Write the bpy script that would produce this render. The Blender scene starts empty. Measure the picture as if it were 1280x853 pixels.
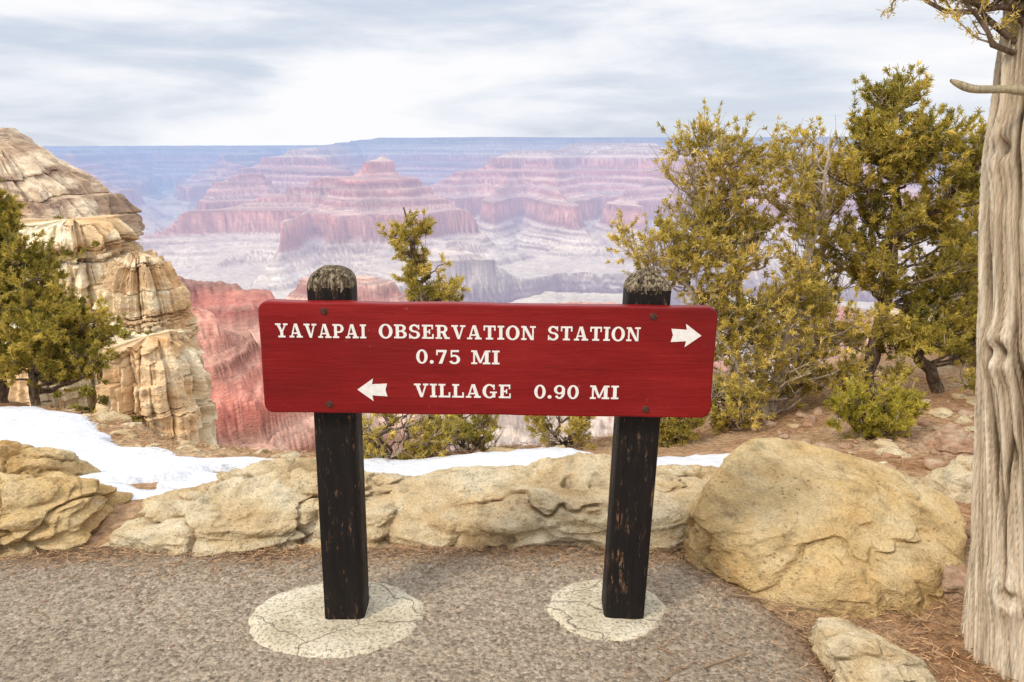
import bpy, bmesh, math, numpy as np
from mathutils import Vector, Matrix
scene = bpy.context.scene
COL = scene.collection

# ---------------------------------------------------------------- noise
def _h(ix, iy, iz):
    h = (ix.astype(np.uint32)*np.uint32(374761393) + iy.astype(np.uint32)*np.uint32(668265263) + iz.astype(np.uint32)*np.uint32(2246822519))
    h ^= h >> np.uint32(13); h = h*np.uint32(1274126177); h ^= h >> np.uint32(16)
    h = h*np.uint32(2654435761); h ^= h >> np.uint32(15)
    return h.astype(np.float64)/4294967295.0*2-1
def _f(t): return t*t*t*(t*(t*6-15)+10)
def n2(x, y, s=0):
    x = np.asarray(x, float); y = np.asarray(y, float)
    ix = np.floor(x).astype(np.int64); iy = np.floor(y).astype(np.int64)
    fx = _f(x-ix); fy = _f(y-iy); z = np.full_like(ix, s)
    a = _h(ix, iy, z); b = _h(ix+1, iy, z); c = _h(ix, iy+1, z); d = _h(ix+1, iy+1, z)
    return (a*(1-fx)+b*fx)*(1-fy)+(c*(1-fx)+d*fx)*fy
def n3(x, y, z, s=0):
    ix = np.floor(x).astype(np.int64); iy = np.floor(y).astype(np.int64); iz = np.floor(z).astype(np.int64)
    fx = _f(x-ix); fy = _f(y-iy); fz = _f(z-iz); iz = iz+s*131
    def L(k):
        a = _h(ix, iy, iz+k); b = _h(ix+1, iy, iz+k); c = _h(ix, iy+1, iz+k); d = _h(ix+1, iy+1, iz+k)
        return (a*(1-fx)+b*fx)*(1-fy)+(c*(1-fx)+d*fx)*fy
    return L(0)*(1-fz)+L(1)*fz
def fbm2(x, y, o=5, s=0, g=.5):
    r = 0; a = 1; t = 0
    for i in range(o):
        r = r+a*n2(x*2**i+i*17.3, y*2**i-i*9.1, s+i); t += a; a *= g
    return r/t
def fbm3(x, y, z, o=4, s=0, g=.5):
    r = 0; a = 1; t = 0
    for i in range(o):
        r = r+a*n3(x*2**i+i*7.3, y*2**i-i*3.1, z*2**i+i*5.7, s+i); t += a; a *= g
    return r/t
def nrm(a): return a/np.maximum(np.linalg.norm(a, axis=-1, keepdims=True), 1e-9)
def ramp3(t, stops):
    p = [s[0] for s in stops]; return np.stack([np.interp(t, p, [s[1][k] for s in stops]) for k in range(3)], -1)
def lerp(a, b, t): return a+(b-a)*t[..., None]

# ---------------------------------------------------------------- mesh helpers
def mk(name, V, F, mat, smooth=True, col=None):
    V = np.asarray(V, np.float32); F = np.asarray(F, np.int32); k = F.shape[1]
    me = bpy.data.meshes.new(name)
    me.vertices.add(len(V)); me.vertices.foreach_set('co', V.ravel())
    me.loops.add(F.size); me.loops.foreach_set('vertex_index', F.ravel())
    me.polygons.add(len(F)); me.polygons.foreach_set('loop_start', np.arange(0, F.size, k, dtype=np.int32))
    me.update(calc_edges=True)
    me.polygons.foreach_set('use_smooth', np.full(len(F), smooth))
    if mat: me.materials.append(mat)
    if col is not None:
        a = me.attributes.new('Col', 'FLOAT_COLOR', 'POINT')
        c = np.ones((len(V), 4), np.float32); c[:, :3] = col; a.data.foreach_set('color', c.ravel())
    me.update()
    ob = bpy.data.objects.new(name, me); COL.objects.link(ob)
    return ob
def gridF(nu, nv):
    i = np.arange(nu-1)[:, None]; j = np.arange(nv-1)[None, :]
    a = i*nv+j
    return np.stack([a, a+nv, a+nv+1, a+1], -1).reshape(-1, 4)
def empty(name, loc):
    e = bpy.data.objects.new(name, None); e.location = loc; e.empty_display_size = .2
    COL.objects.link(e); return e
def parent(ch, e):
    ch.parent = e; ch.matrix_parent_inverse = Matrix.Translation(-Vector(e.location))

def tubes(lines, sides=6):
    Vs = []; Fs = []; off = 0
    ang = np.linspace(0, 2*np.pi, sides, endpoint=False)
    for pts, rad in lines:
        pts = np.asarray(pts, float); rad = np.asarray(rad, float); n = len(pts)
        T = nrm(np.gradient(pts, axis=0))
        up = np.array([.31, .52, .8]); A = nrm(np.cross(T, up)); B = np.cross(T, A)
        ring = pts[:, None]+rad[:, None, None]*(np.cos(ang)[None, :, None]*A[:, None]+np.sin(ang)[None, :, None]*B[:, None])
        Vs.append(ring.reshape(-1, 3))
        i = np.arange(n-1)[:, None]; j = np.arange(sides)[None, :]; j2 = (j+1) % sides
        Fs.append((np.stack([i*sides+j, i*sides+j2, (i+1)*sides+j2, (i+1)*sides+j], -1)+off).reshape(-1, 4))
        off += n*sides
    return np.concatenate(Vs), np.concatenate(Fs)

# ---------------------------------------------------------------- material helpers
class NT:
    def __init__(s, name, simple=False):
        s.m = bpy.data.materials.new(name); s.m.use_nodes = True; s.t = s.m.node_tree
        s.b = s.t.nodes['Principled BSDF']; s.out = s.t.nodes['Material Output']; s.simple = simple
        if simple:
            s.t.nodes.remove(s.b); s.b = s.n('ShaderNodeBsdfDiffuse'); s.l(s.b.outputs[0], s.out.inputs['Surface'])
    def n(s, ty, **k):
        x = s.t.nodes.new(ty)
        for a, v in k.items(): setattr(x, a, v)
        return x
    def l(s, a, b): s.t.links.new(a, b)
    def coord(s, scale=(1, 1, 1)):
        c = s.n('ShaderNodeTexCoord'); m = s.n('ShaderNodeMapping'); m.inputs['Scale'].default_value = scale
        s.l(c.outputs['Object'], m.inputs['Vector']); return m.outputs[0]
    def noise(s, vec, sc, det=4, rough=.55, dist=0.):
        x = s.n('ShaderNodeTexNoise'); x.inputs['Scale'].default_value = sc; x.inputs['Detail'].default_value = min(det, 5)
        x.inputs['Roughness'].default_value = rough; x.inputs['Distortion'].default_value = dist
        s.l(vec, x.inputs['Vector']); return x.outputs['Fac']
    def vor(s, vec, sc, feat='F1'):
        x = s.n('ShaderNodeTexVoronoi'); x.feature = feat; x.inputs['Scale'].default_value = sc
        s.l(vec, x.inputs['Vector']); return x
    def ramp(s, fac, stops, interp='LINEAR'):
        x = s.n('ShaderNodeValToRGB'); x.color_ramp.interpolation = interp
        e = x.color_ramp.elements
        while len(e) < len(stops): e.new(.5)
        for el, (p, c) in zip(e, stops):
            el.position = p; el.color = (c if len(c) == 4 else (*c, 1)) if hasattr(c, '__len__') else (c, c, c, 1)
        s.l(fac, x.inputs[0]); return x.outputs[0]
    def mix(s, f, a, b, mode='MIX'):
        x = s.n('ShaderNodeMix'); x.data_type = 'RGBA'; x.blend_type = mode
        for v, i in ((f, 0), (a, 6), (b, 7)):
            if hasattr(v, 'links'): s.l(v, x.inputs[i])
            elif hasattr(v, '__len__'): x.inputs[i].default_value = (*v, 1)
            else: x.inputs[i].default_value = v if i == 0 else (v, v, v, 1)
        return x.outputs[2]
    def math(s, op, a, b=None):
        x = s.n('ShaderNodeMath'); x.operation = op
        for v, i in ((a, 0), (b, 1)):
            if v is None: continue
            if hasattr(v, 'links'): s.l(v, x.inputs[i])
            else: x.inputs[i].default_value = v
        return x.outputs[0]
    def bump(s, h, st, dist):
        x = s.n('ShaderNodeBump'); x.inputs['Strength'].default_value = st; x.inputs['Distance'].default_value = dist
        s.l(h, x.inputs['Height']); return x.outputs[0]
    def fin(s, col=None, rough=.9, nor=None, spec=.3):
        ck = 'Color' if s.simple else 'Base Color'
        if hasattr(col, 'links'): s.l(col, s.b.inputs[ck])
        elif col is not None: s.b.inputs[ck].default_value = (*col, 1)
        if not s.simple:
            if hasattr(rough, 'links'): s.l(rough, s.b.inputs['Roughness'])
            else: s.b.inputs['Roughness'].default_value = rough
            s.b.inputs['Specular IOR Level'].default_value = spec
        if nor: s.l(nor, s.b.inputs['Normal'])
        return s.m
    def attr(s):
        x = s.n('ShaderNodeAttribute'); x.attribute_name = 'Col'; return x.outputs['Color']
    def haze(s, L=7600., near=(.62, .58, .80), far=(.42, .54, .82)):  # aerial haze painted as glowing colour, stronger with distance from the overlook
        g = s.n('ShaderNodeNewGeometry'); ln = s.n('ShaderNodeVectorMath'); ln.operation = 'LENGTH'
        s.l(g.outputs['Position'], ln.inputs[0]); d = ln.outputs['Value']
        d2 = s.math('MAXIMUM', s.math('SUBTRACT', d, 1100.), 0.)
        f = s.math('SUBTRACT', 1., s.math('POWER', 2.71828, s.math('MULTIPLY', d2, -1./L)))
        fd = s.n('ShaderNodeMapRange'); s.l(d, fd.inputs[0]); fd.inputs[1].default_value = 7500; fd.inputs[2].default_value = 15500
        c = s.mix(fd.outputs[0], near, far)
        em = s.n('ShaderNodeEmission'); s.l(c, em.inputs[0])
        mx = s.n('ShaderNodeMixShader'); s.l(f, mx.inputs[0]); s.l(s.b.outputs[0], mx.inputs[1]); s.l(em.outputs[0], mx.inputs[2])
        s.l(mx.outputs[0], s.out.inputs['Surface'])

def m_rock(name, c1, c2, c3, stain=(.24, .14, .07), sc=1., sp_=.45, li=.3):
    m = NT(name, True); v = m.coord((1, 1, 1.6))
    a = m.noise(v, 2.2*sc, 5, .65, .6); b = m.noise(v, 9*sc, 5, .75)
    col = m.ramp(a, [(.3, c1), (.47, c2), (.64, c3)])
    col = m.mix(.8, col, m.ramp(b, [(.3, .45), (.5, 1.), (.72, 1.2)]), 'MULTIPLY')
    pits = m.vor(v, 34*sc).outputs['Distance']
    pm = m.math('MULTIPLY', m.ramp(pits, [(.1, 1.), (.3, 0.)]), m.ramp(m.noise(v, 5*sc, 3), [(.5, 0.), (.6, 1.)]))
    col = m.mix(m.math('MULTIPLY', pm, .8), col, stain)
    s4 = m.noise(v, 4.3*sc, 5, .8, 1.5)
    col = m.mix(m.math('MULTIPLY', m.ramp(s4, [(.58, 0.), (.70, 1.)]), .55), col, stain)
    col = m.mix(m.math('MULTIPLY', m.ramp(s4, [(.30, 1.), (.40, 0.)]), li), col, (.82, .75, .60))
    fz = m.noise(v, 90*sc, 4, .7)
    col = m.mix(sp_, col, m.ramp(fz, [(.35, .55), (.6, 1.12)]), 'MULTIPLY')
    h = m.math('ADD', m.math('MULTIPLY', b, .9), m.math('MULTIPLY', fz, .3))
    return m.fin(col, .92, m.bump(h, 1., .055/sc), .2)

M_boulder = m_rock('boulder_gold', (.56, .34, .13), (.74, .52, .25), (.83, .66, .39), sp_=.45, li=.3)
M_boulder2 = m_rock('boulder_pale', (.56, .37, .18), (.73, .56, .33), (.83, .71, .49), sc=1.3, sp_=.55, li=.4)
M_redrock = m_rock('red_stone', (.36, .18, .10), (.50, .30, .19), (.62, .46, .32), sc=2)

# ---------------------------------------------------------------- near ground
def sm(a, b, x): t = np.clip((x-a)/(b-a), 0, 1); return t*t*(3-2*t)
def rimY(x):
    return np.interp(x, [-16, -9, -7, -5.4, -3.6, -2.6, -1.6, -.6, .2, 1.5, 2.5, 4, 6, 9, 16],
                     [11, 9.3, 8.8, 8.3, 7.0, 5.9, 5.4, 5.6, 5.9, 6.6, 7.6, 9.3, 11, 12.6, 13])+.18*fbm2(x*1.3, x*0+3, 4, 5)
def gz(x, y):
    s = np.interp(x, [-6, -2.5, -1, 1, 2.5, 6], [.215, .25, .28, .25, .16, .10])
    z = -s*np.maximum(0, y-3.4)
    r = rimY(x); d = y-r
    z = z-np.where(d > 0, d*2.2+np.minimum(d, .4)*.6, 0)
    bumpy = sm(2.9, 3.6, y)+sm(.9, 1.3, x)
    bumpy = np.clip(bumpy, 0, 1)
    z = z+bumpy*(.05*fbm2(x*1.1, y*1.1, 5, 11)+.014*fbm2(x*9, y*9, 4, 12))-.012
    z = z+.02*np.clip(bumpy, 0, 1)
    return z
xs = np.concatenate([np.arange(-16, -7, .15), np.arange(-7, 7, .045), np.arange(7, 16.1, .15)])
ys = np.concatenate([np.arange(-12, 1.5, .3), np.arange(1.5, 8, .045), np.arange(8, 17, .1)])
X, Y = np.meshgrid(xs, ys, indexing='ij'); Z = gz(X, Y)
m = NT('soil', True); v = m.coord()
a = m.noise(v, 1.6, 5, .6); b = m.noise(v, 22, 5, .8)
col = m.ramp(a, [(.3, (.34, .18, .09)), (.5, (.48, .30, .17)), (.68, (.62, .46, .29))])
col = m.mix(.95, col, m.ramp(b, [(.32, .35), (.5, .95), (.68, 1.5)]), 'MULTIPLY')
M_soil = m.fin(col, .95, m.bump(b, 1., .03), .15)
mk('ground', np.stack([X, Y, Z], -1).reshape(-1, 3), gridF(*X.shape), M_soil)

# path
xs = np.arange(-9, 1.6, .03); ys = np.concatenate([np.arange(-8, 1.6, .12), np.arange(1.6, 3.3, .025)])
X, Y = np.meshgrid(xs, ys, indexing='ij')
edge = np.interp(X, [-9, -2, .6, .75, .9, 1.0, 1.04], [3.0, 2.99, 2.99, 2.82, 2.62, 2.42, 0.]) + .05*fbm2(X*5, X*0+1, 4, 3)
ex = 1.0 + .06*fbm2(Y*5, Y*0, 4, 8)
inside = np.minimum(edge-Y, ex-X)
Z = np.where(inside > 0, .004+.006*np.clip(inside/.05, 0, 1), np.maximum(-.06, inside*1.2))+.005*fbm2(X*2, Y*2, 3, 4)
dirt = np.clip(1-inside/(.16+.16*fbm2(X*3, Y*3, 4, 19)), 0, 1)
tint = lerp(np.ones(3)*np.ones(X.shape+(1,)), np.array([.58, .42, .30])*np.ones(X.shape+(1,)), dirt)
tint = tint*(1+.16*fbm2(X*1.3, Y*2.2, 5, 21))[..., None]
m = NT('asphalt_path', True); v = m.coord()
vo = m.vor(v, 85); b = m.noise(v, 75, 5, .8)
col = m.ramp(m.noise(v, 52, 5, .9), [(.33, (.15, .11, .075)), (.45, (.52, .41, .30)), (.55, (.68, .555, .42)), (.7, (.90, .80, .65))])
col = m.mix(1., col, m.attr(), 'MULTIPLY')
bw = m.n('ShaderNodeRGBToBW'); m.l(vo.outputs['Color'], bw.inputs[0])
col = m.mix(.75, col, m.ramp(bw.outputs[0], [(.1, .48), (.5, 1.), (.9, 1.35)]), 'MULTIPLY')
h = m.math('SUBTRACT', m.math('MULTIPLY', b, 1.2), m.math('MULTIPLY', vo.outputs['Distance'], .6))
M_path = m.fin(col, .85, m.bump(h, 1., .026), .3)
mk('asphalt_path', np.stack([X, Y, Z], -1).reshape(-1, 3), gridF(*X.shape), M_path, True, tint.reshape(-1, 3))

# snow
xs = np.arange(-9, 2.4, .035); ys = np.arange(3.1, 9.2, .035)
X, Y = np.meshgrid(xs, ys, indexing='ij')
yhi = np.interp(X, [-9, -5.6, -4.8, -4, -3.4, -2.8, -1.9, -1.1, -.7, -.2, .3, .42, .6, 1, 1.5, 1.9, 2.2], [8.6, 8.0, 7.7, 7.1, 6.2, 5.4, 4.95, 5.0, 5.0, 5.35, 5.5, 5.2, 4.7, 4.8, 4.7, 4.3, 3.3])
yhi = yhi+.22*fbm2(X*2.2, Y*2.2, 4, 31)
ylo = 3.45+.2*fbm2(X*2, X*0, 3, 9)
hole = sm(.33, .45, fbm2(X*1.3, Y*3.0, 4, 77))*(X > -3.0)
d = np.minimum(yhi-Y, Y-ylo)-hole*.5
th = np.where(d > 0, .055*(1-np.exp(-d/.12)), d*.5)
Z = gz(X, Y)+th+.012*fbm2(X*1.6, Y*1.6, 4, 41)-.006
Z = np.where(d < -.25, Z-.2, Z)
m = NT('snow'); v = m.coord(); a = m.noise(v, 14, 5, .65)
col = m.ramp(a, [(.3, (.66, .68, .74)), (.6, (.78, .79, .82))])
col = m.mix(m.ramp(m.noise(v, 30, 4, .7), [(.63, 0.), (.72, .5)]), col, (.35, .27, .18))
M_snow = m.fin(col, .55, m.bump(a, .8, .04), .3)
mk('snow', np.stack([X, Y, Z], -1).reshape(-1, 3), gridF(*X.shape), M_snow)

# ---------------------------------------------------------------- boulders
_ico = {}
def ico(sub):
    if sub not in _ico:
        bm = bmesh.new(); bmesh.ops.create_icosphere(bm, subdivisions=sub, radius=1)
        V = np.array([q.co[:] for q in bm.verts]); F = np.array([[q.index for q in f.verts] for f in bm.faces]); bm.free()
        _ico[sub] = (nrm(V), F)
    return _ico[sub]
def rock_geo(pts, amp=.03, freq=3., sub=6, seed=0, p=13, ledge=0., g=.58):
    bm = bmesh.new()
    for q in pts: bm.verts.new(q)
    bmesh.ops.convex_hull(bm, input=bm.verts)
    bm.normal_update(); P = np.array(pts, float)
    c = (P.max(0)+P.min(0))/2*.5+P.mean(0)*.5
    N = []; D = []
    for f in bm.faces:
        n = np.array(f.normal[:])
        if np.linalg.norm(n) < .5: continue
        d = np.dot(n, np.array(f.verts[0].co[:])-c)
        if d < 0: n = -n; d = -d
        N.append(n); D.append(max(d, .01))
    bm.free(); N = np.array(N); D = np.array(D)
    dr, F = ico(sub)
    ext = (P.max(0)-P.min(0)); dr2 = nrm(dr*ext)
    q = np.maximum(dr2@N.T, 0)/D
    r = (q**p).sum(1)**(-1/p)
    V = c+dr2*r[:, None]
    x, y, z = V.T*freq
    k = fbm3(x, y, z*1.5, 7, seed, g)
    rid = 1-np.abs(fbm3(x*.8+9, y*.8, z*1.2, 4, seed+5))*2
    crack = -np.clip(rid-.88, 0, .12)*8
    q1 = fbm3(x*.9+4, y*.9, z*2.2, 3, seed+7)*4; stp = (np.floor(q1)+sm(.35, .65, q1-np.floor(q1)))/4
    disp = amp*(k*1.1+.85*crack+1.0*stp)
    if ledge:
        w = V[:, 2]/ledge+fbm3(x*.4, y*.4, z*.4, 3, seed+9)*1.2
        disp = disp+amp*.5*(np.abs((w % 1)-.5)*2)
    V = V+dr2*disp[:, None]
    return V, F
def rock(name, pts, mat, **k):
    V, F = rock_geo(pts, **k); return mk(name, V, F, mat)

rock('boulder', [(.68, 2.80, -.08), (1.0, 2.50, -.08), (1.33, 2.42, -.08), (1.5, 2.48, -.08), (1.80, 2.85, -.08), (1.83, 2.9, .13), (1.9, 3.1, .17),
     (1.05, 3.32, .375), (.88, 3.08, .355), (1.30, 3.42, .34), (1.65, 3.32, .26), (.72, 2.9, .15), (.80, 2.74, .14), (1.32, 2.48, .10), (1.5, 2.54, .12), (.8, 3.5, -.08), (1.9, 3.4, -.08), (1.45, 3.0, .30)],
     M_boulder, amp=.046, freq=2.6, sub=7, seed=3, p=34, g=.6)
rock('boulder', [(-.62, 3.0, -.06), (-.3, 2.95, -.06), (.3, 2.93, -.06), (.72, 2.95, -.06), (.88, 3.1, 0), (-.57, 3.05, .07), (0, 3.0, .09), (.7, 3.03, .10),
     (-.5, 3.4, .12), (-.1, 3.5, .18), (.15, 3.5, .20), (.62, 3.5, .17), (.95, 3.35, .11), (-.6, 4, -.2), (0, 4.1, -.2), (.9, 4, -.2)], M_boulder2, amp=.075, freq=3.2, sub=7, seed=21, ledge=.07, g=.62)
rock('boulder', [(-1.78, 2.93, -.06), (-1.2, 2.90, -.06), (-.85, 2.93, -.06), (-1.68, 3.0, .06), (-1.2, 2.97, .09), (-.85, 3.0, .08), (-1.6, 3.25, .11), (-1.3, 3.4, .15),
     (-.95, 3.4, .13), (-1.6, 3.8, -.2), (-.8, 3.8, -.2)], M_boulder2, amp=.07, freq=3.4, sub=7, seed=35, ledge=.06, g=.62)
rock('boulder', [(-1.0, 3.0, -.08), (-.55, 2.97, -.08), (-.55, 3.05, .08), (-1.0, 3.3, .12), (-1.35, 3.45, .13), (-.9, 3.6, .13), (-.5, 3.5, .11), (-.45, 3.9, -.2), (-1.5, 3.9, -.2)], M_boulder2, amp=.07, freq=3.6, sub=7, seed=44, ledge=.05, g=.62)
rock('boulder', [(-2.6, 2.85, -.06), (-2.05, 2.86, -.06), (-1.74, 2.92, -.06), (-2.5, 2.92, .12), (-1.95, 2.95, .13), (-1.8, 3.05, .11), (-2.5, 3.3, .2), (-2.1, 3.35, .19), (-1.85, 3.3, .15),
     (-2.6, 3.6, -.1), (-1.8, 3.6, -.1)], M_boulder, amp=.07, freq=3.2, sub=7, seed=52, ledge=.06, g=.6)
rock('boulder', [(-3.1, 3.7, -.2), (-2.3, 3.75, -.2), (-2.35, 3.85, .02), (-3.0, 3.8, .06), (-2.7, 4.0, .10), (-2.4, 4.1, 0), (-3.1, 4.3, -.3), (-2.3, 4.3, -.3)], M_boulder, amp=.05, freq=3.6, seed=61)
rock('boulder', [(.98, 2.44, -.05), (1.1, 2.42, .05), (1.3, 2.2, .05), (1.22, 2.02, .05), (1.0, 2.1, .06), (1.02, 2.38, .07), (1.15, 2.2, .085), (1.0, 2.0, -.05), (1.32, 2.0, -.05), (1.3, 2.3, -.05)], M_boulder2, amp=.035, freq=6, sub=7, seed=71)
rock('boulder', [(1.53, 2.52, -.05), (1.68, 2.5, -.05), (1.53, 2.55, .08), (1.68, 2.55, .09), (1.6, 2.68, .11), (1.75, 2.7, .08), (1.5, 2.75, -.05), (1.8, 2.8, -.05)], M_redrock, amp=.02, freq=7, seed=81)
rock('boulder', [(.8, 3.2, -.1), (1.0, 3.6, .12), (.75, 3.5, .13), (.6, 3.8, .02), (1.1, 3.9, -.1), (.5, 4, -.2), (1.2, 3.5, .05)], M_boulder2, amp=.04, freq=4, seed=88)
rock('boulder', [(2.0, 3.35, -.1), (2.3, 3.3, -.1), (2.05, 3.45, .12), (2.3, 3.45, .14), (2.2, 3.65, .16), (2.45, 3.7, .1), (2.0, 3.8, -.1), (2.5, 3.8, -.1)], M_boulder2, amp=.03, freq=5, seed=99)
rock('boulder', [(2.45, 4.2, -.15), (2.6, 4.15, -.15), (2.5, 4.3, -.03), (2.65, 4.3, .0), (2.6, 4.5, .02), (2.9, 4.5, -.15), (2.4, 4.6, -.2)], M_redrock, amp=.03, freq=5, seed=97)
def scatter_stones(name, P, S, mat, seed=0, sub=2):
    dr, F = ico(sub); Vs = []; Fs = []; o = 0; r = np.random.default_rng(seed)
    for (x, y, z), s in zip(P, S):
        sc = s*np.array([r.uniform(.7, 1.4), r.uniform(.6, 1.1), r.uniform(.35, .65)])
        n_ = nrm(r.normal(size=(11, 3))); d_ = r.uniform(.55, .95, 11); q = (np.maximum(dr@n_.T, 0)/d_); R = np.minimum((q**16).sum(1)**(-1/16), 1.3)
        V = dr*R[:, None]*(1+.12*fbm3(dr[:, 0]*2.4+x*50, dr[:, 1]*2.4+y*50, dr[:, 2]*2.4, 3)[:, None])*sc
        a = r.uniform(0, 6.28); ca, sa = math.cos(a), math.sin(a)
        V = V@np.array([[ca, sa, 0], [-sa, ca, 0], [0, 0, 1]])+np.array([x, y, z])
        Vs.append(V); Fs.append(F+o); o += len(V)
    return mk(name, np.concatenate(Vs), np.concatenate(Fs), mat)
def pts_on(x, y, dz=0.): return np.stack([x, y, gz(x, y)+dz], -1)
r = np.random.default_rng(5)
n = 320; x = r.uniform(1.75, 4.6, n); y = r.uniform(2.9, 6.3, n)
scatter_stones('loose_stones', pts_on(x, y, .004), r.uniform(.012, .07, n)*r.uniform(.4, 1.1, n), M_redrock, 1, 3)
n = 60; x = r.uniform(2, 4.6, n); y = r.uniform(3.3, 6.3, n)
scatter_stones('loose_stones', pts_on(x, y, .0), r.uniform(.03, .11, n)*r.uniform(.5, 1, n), M_boulder2, 2, 4)
n = 130; x = r.uniform(-4.5, 2, n); y = rimY(x)-r.uniform(-.1, .6, n)
scatter_stones('loose_stones', pts_on(x, y, -.01), r.uniform(.02, .14, n)*r.uniform(.4, 1, n), M_boulder2, 3, 4)
n = 1800; x = r.uniform(-2.6, 1.0, n); y = 2.95-np.abs(r.normal(0, .35, n))
scatter_stones('gravel', np.stack([x, y, np.full(n, .010)], -1), r.uniform(.002, .007, n), M_redrock, 4, 1)
for (cx, cy, w, h, sd) in [(6.2, 9.0, 1.6, .5, 1), (7.6, 10.2, 2.0, .8, 2), (5.2, 9.6, 1.2, .4, 3), (8.3, 8.6, 1.5, .6, 4)]:
    z0 = float(gz(np.array([cx]), np.array([cy]))[0])
    rr = np.random.default_rng(sd); P = []
    for i in range(14):
        a = i/14*6.28; P.append((cx+w*.5*math.cos(a)*rr.uniform(.8, 1.1), cy+w*.4*math.sin(a)*rr.uniform(.8, 1.1), z0+(h if i % 2 else -.3)*rr.uniform(.8, 1)))
    rock('limestone_ledge', P, M_boulder2, amp=.08, freq=1.6, seed=sd+90, ledge=.16)

# ---------------------------------------------------------------- litter
def quads(P, D, L, W, r):
    s = nrm(np.cross(D, r.normal(size=D.shape))); L = np.broadcast_to(L, (len(P),))[:, None]; W = np.broadcast_to(W, (len(P),))[:, None]
    V = np.stack([P-s*W*.5, P+s*W*.5, P+D*L+s*W*.3, P+D*L-s*W*.3], 1).reshape(-1, 3)
    F = np.arange(len(P)*4).reshape(-1, 4); return V, F
m = NT('litter', True); M_litter = m.fin(m.attr())
def litter(name, x, y, z, L, W, seed):
    r = np.random.default_rng(seed); n = len(x); a = r.uniform(0, 6.28, n)
    D = nrm(np.stack([np.cos(a), np.sin(a), r.normal(0, .18, n)], -1)); P = np.stack([x, y, z], -1)
    V, F = quads(P, D, L, W, r)
    c = np.array([.32, .19, .10])*r.uniform(.35, 1.9, n)[:, None]+np.array([.06, .06, .045])*r.uniform(0, 1.5, n)[:, None]
    return mk(name, V, F, M_litter, False, np.repeat(c, 4, 0))
r = np.random.default_rng(9)
n = 20000; x = np.concatenate([r.uniform(.95, 2.2, n//2), r.uniform(1.5, 5., n//2)]); y = np.concatenate([r.uniform(1.8, 3.2, n//2), r.uniform(3, 7, n//2)])
litter('pine_litter', x, y, gz(x, y)+r.uniform(.003, .02, n), r.uniform(.015, .06, n), r.uniform(.0015, .004, n), 1)
n = 8000; x = r.uniform(-2.6, 1.05, n); y = 2.97-np.abs(r.normal(0, .09, n))
litter('pine_litter', x, y, r.uniform(.012, .022, n), r.uniform(.01, .04, n), r.uniform(.001, .003, n), 2)
n = 1300; x = r.uniform(.1, 1.05, n)**.6; y = r.uniform(1.9, 2.9, n)
litter('pine_litter', x, y, r.uniform(.014, .02, n), r.uniform(.01, .045, n), r.uniform(.001, .0022, n), 3)
n = 6000; x = r.uniform(-5, 2, n); y = rimY(x)-np.abs(r.normal(0, .5, n))
litter('pine_litter', x, y, gz(x, y)+r.uniform(0, .03, n), r.uniform(.02, .07, n), .004, 4)
tw_ = []
for _ in range(16):
    x0, y0, a = r.uniform(.45, 1.5), r.uniform(2.05, 2.75), r.uniform(-.7, .7); L = r.uniform(.08, .28)
    t = np.linspace(0, 1, 6)[:, None]; p = np.array([x0, y0, .02])+t*L*np.array([math.cos(a), math.sin(a), 0])+r.normal(0, .005, (6, 3))*[1, 1, .3]
    tw_.append((p, np.linspace(.0035, .0015, 6)))
V, F = tubes(tw_, 5); mk('fallen_twigs', V, F, M_litter, True, np.tile([.30, .20, .12], (len(V), 1)))

# ---------------------------------------------------------------- wood / foliage materials
m = NT('bark', True); v = m.coord((1, 1, .35)); b = m.noise(v, 40, 4, .7)
M_bark = m.fin(m.ramp(b, [(.3, (.045, .03, .02)), (.5, (.14, .10, .07)), (.7, (.30, .23, .17))]))
m = NT('bark_grey', True); v = m.coord((1, 1, .35)); b = m.noise(v, 40, 4, .7)
M_barkg = m.fin(m.ramp(b, [(.3, (.16, .12, .085)), (.5, (.42, .34, .25)), (.7, (.64, .55, .44))]))
m = NT('foliage', True); c = m.attr(); m.fin(c)
tr = m.n('ShaderNodeBsdfTranslucent'); m.l(c, tr.inputs[0]); mx = m.n('ShaderNodeMixShader'); mx.inputs[0].default_value = .4
m.l(m.b.outputs[0], mx.inputs[1]); m.l(tr.outputs[0], mx.inputs[2]); m.l(mx.outputs[0], m.out.inputs['Surface']); M_fol = m.m

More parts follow.
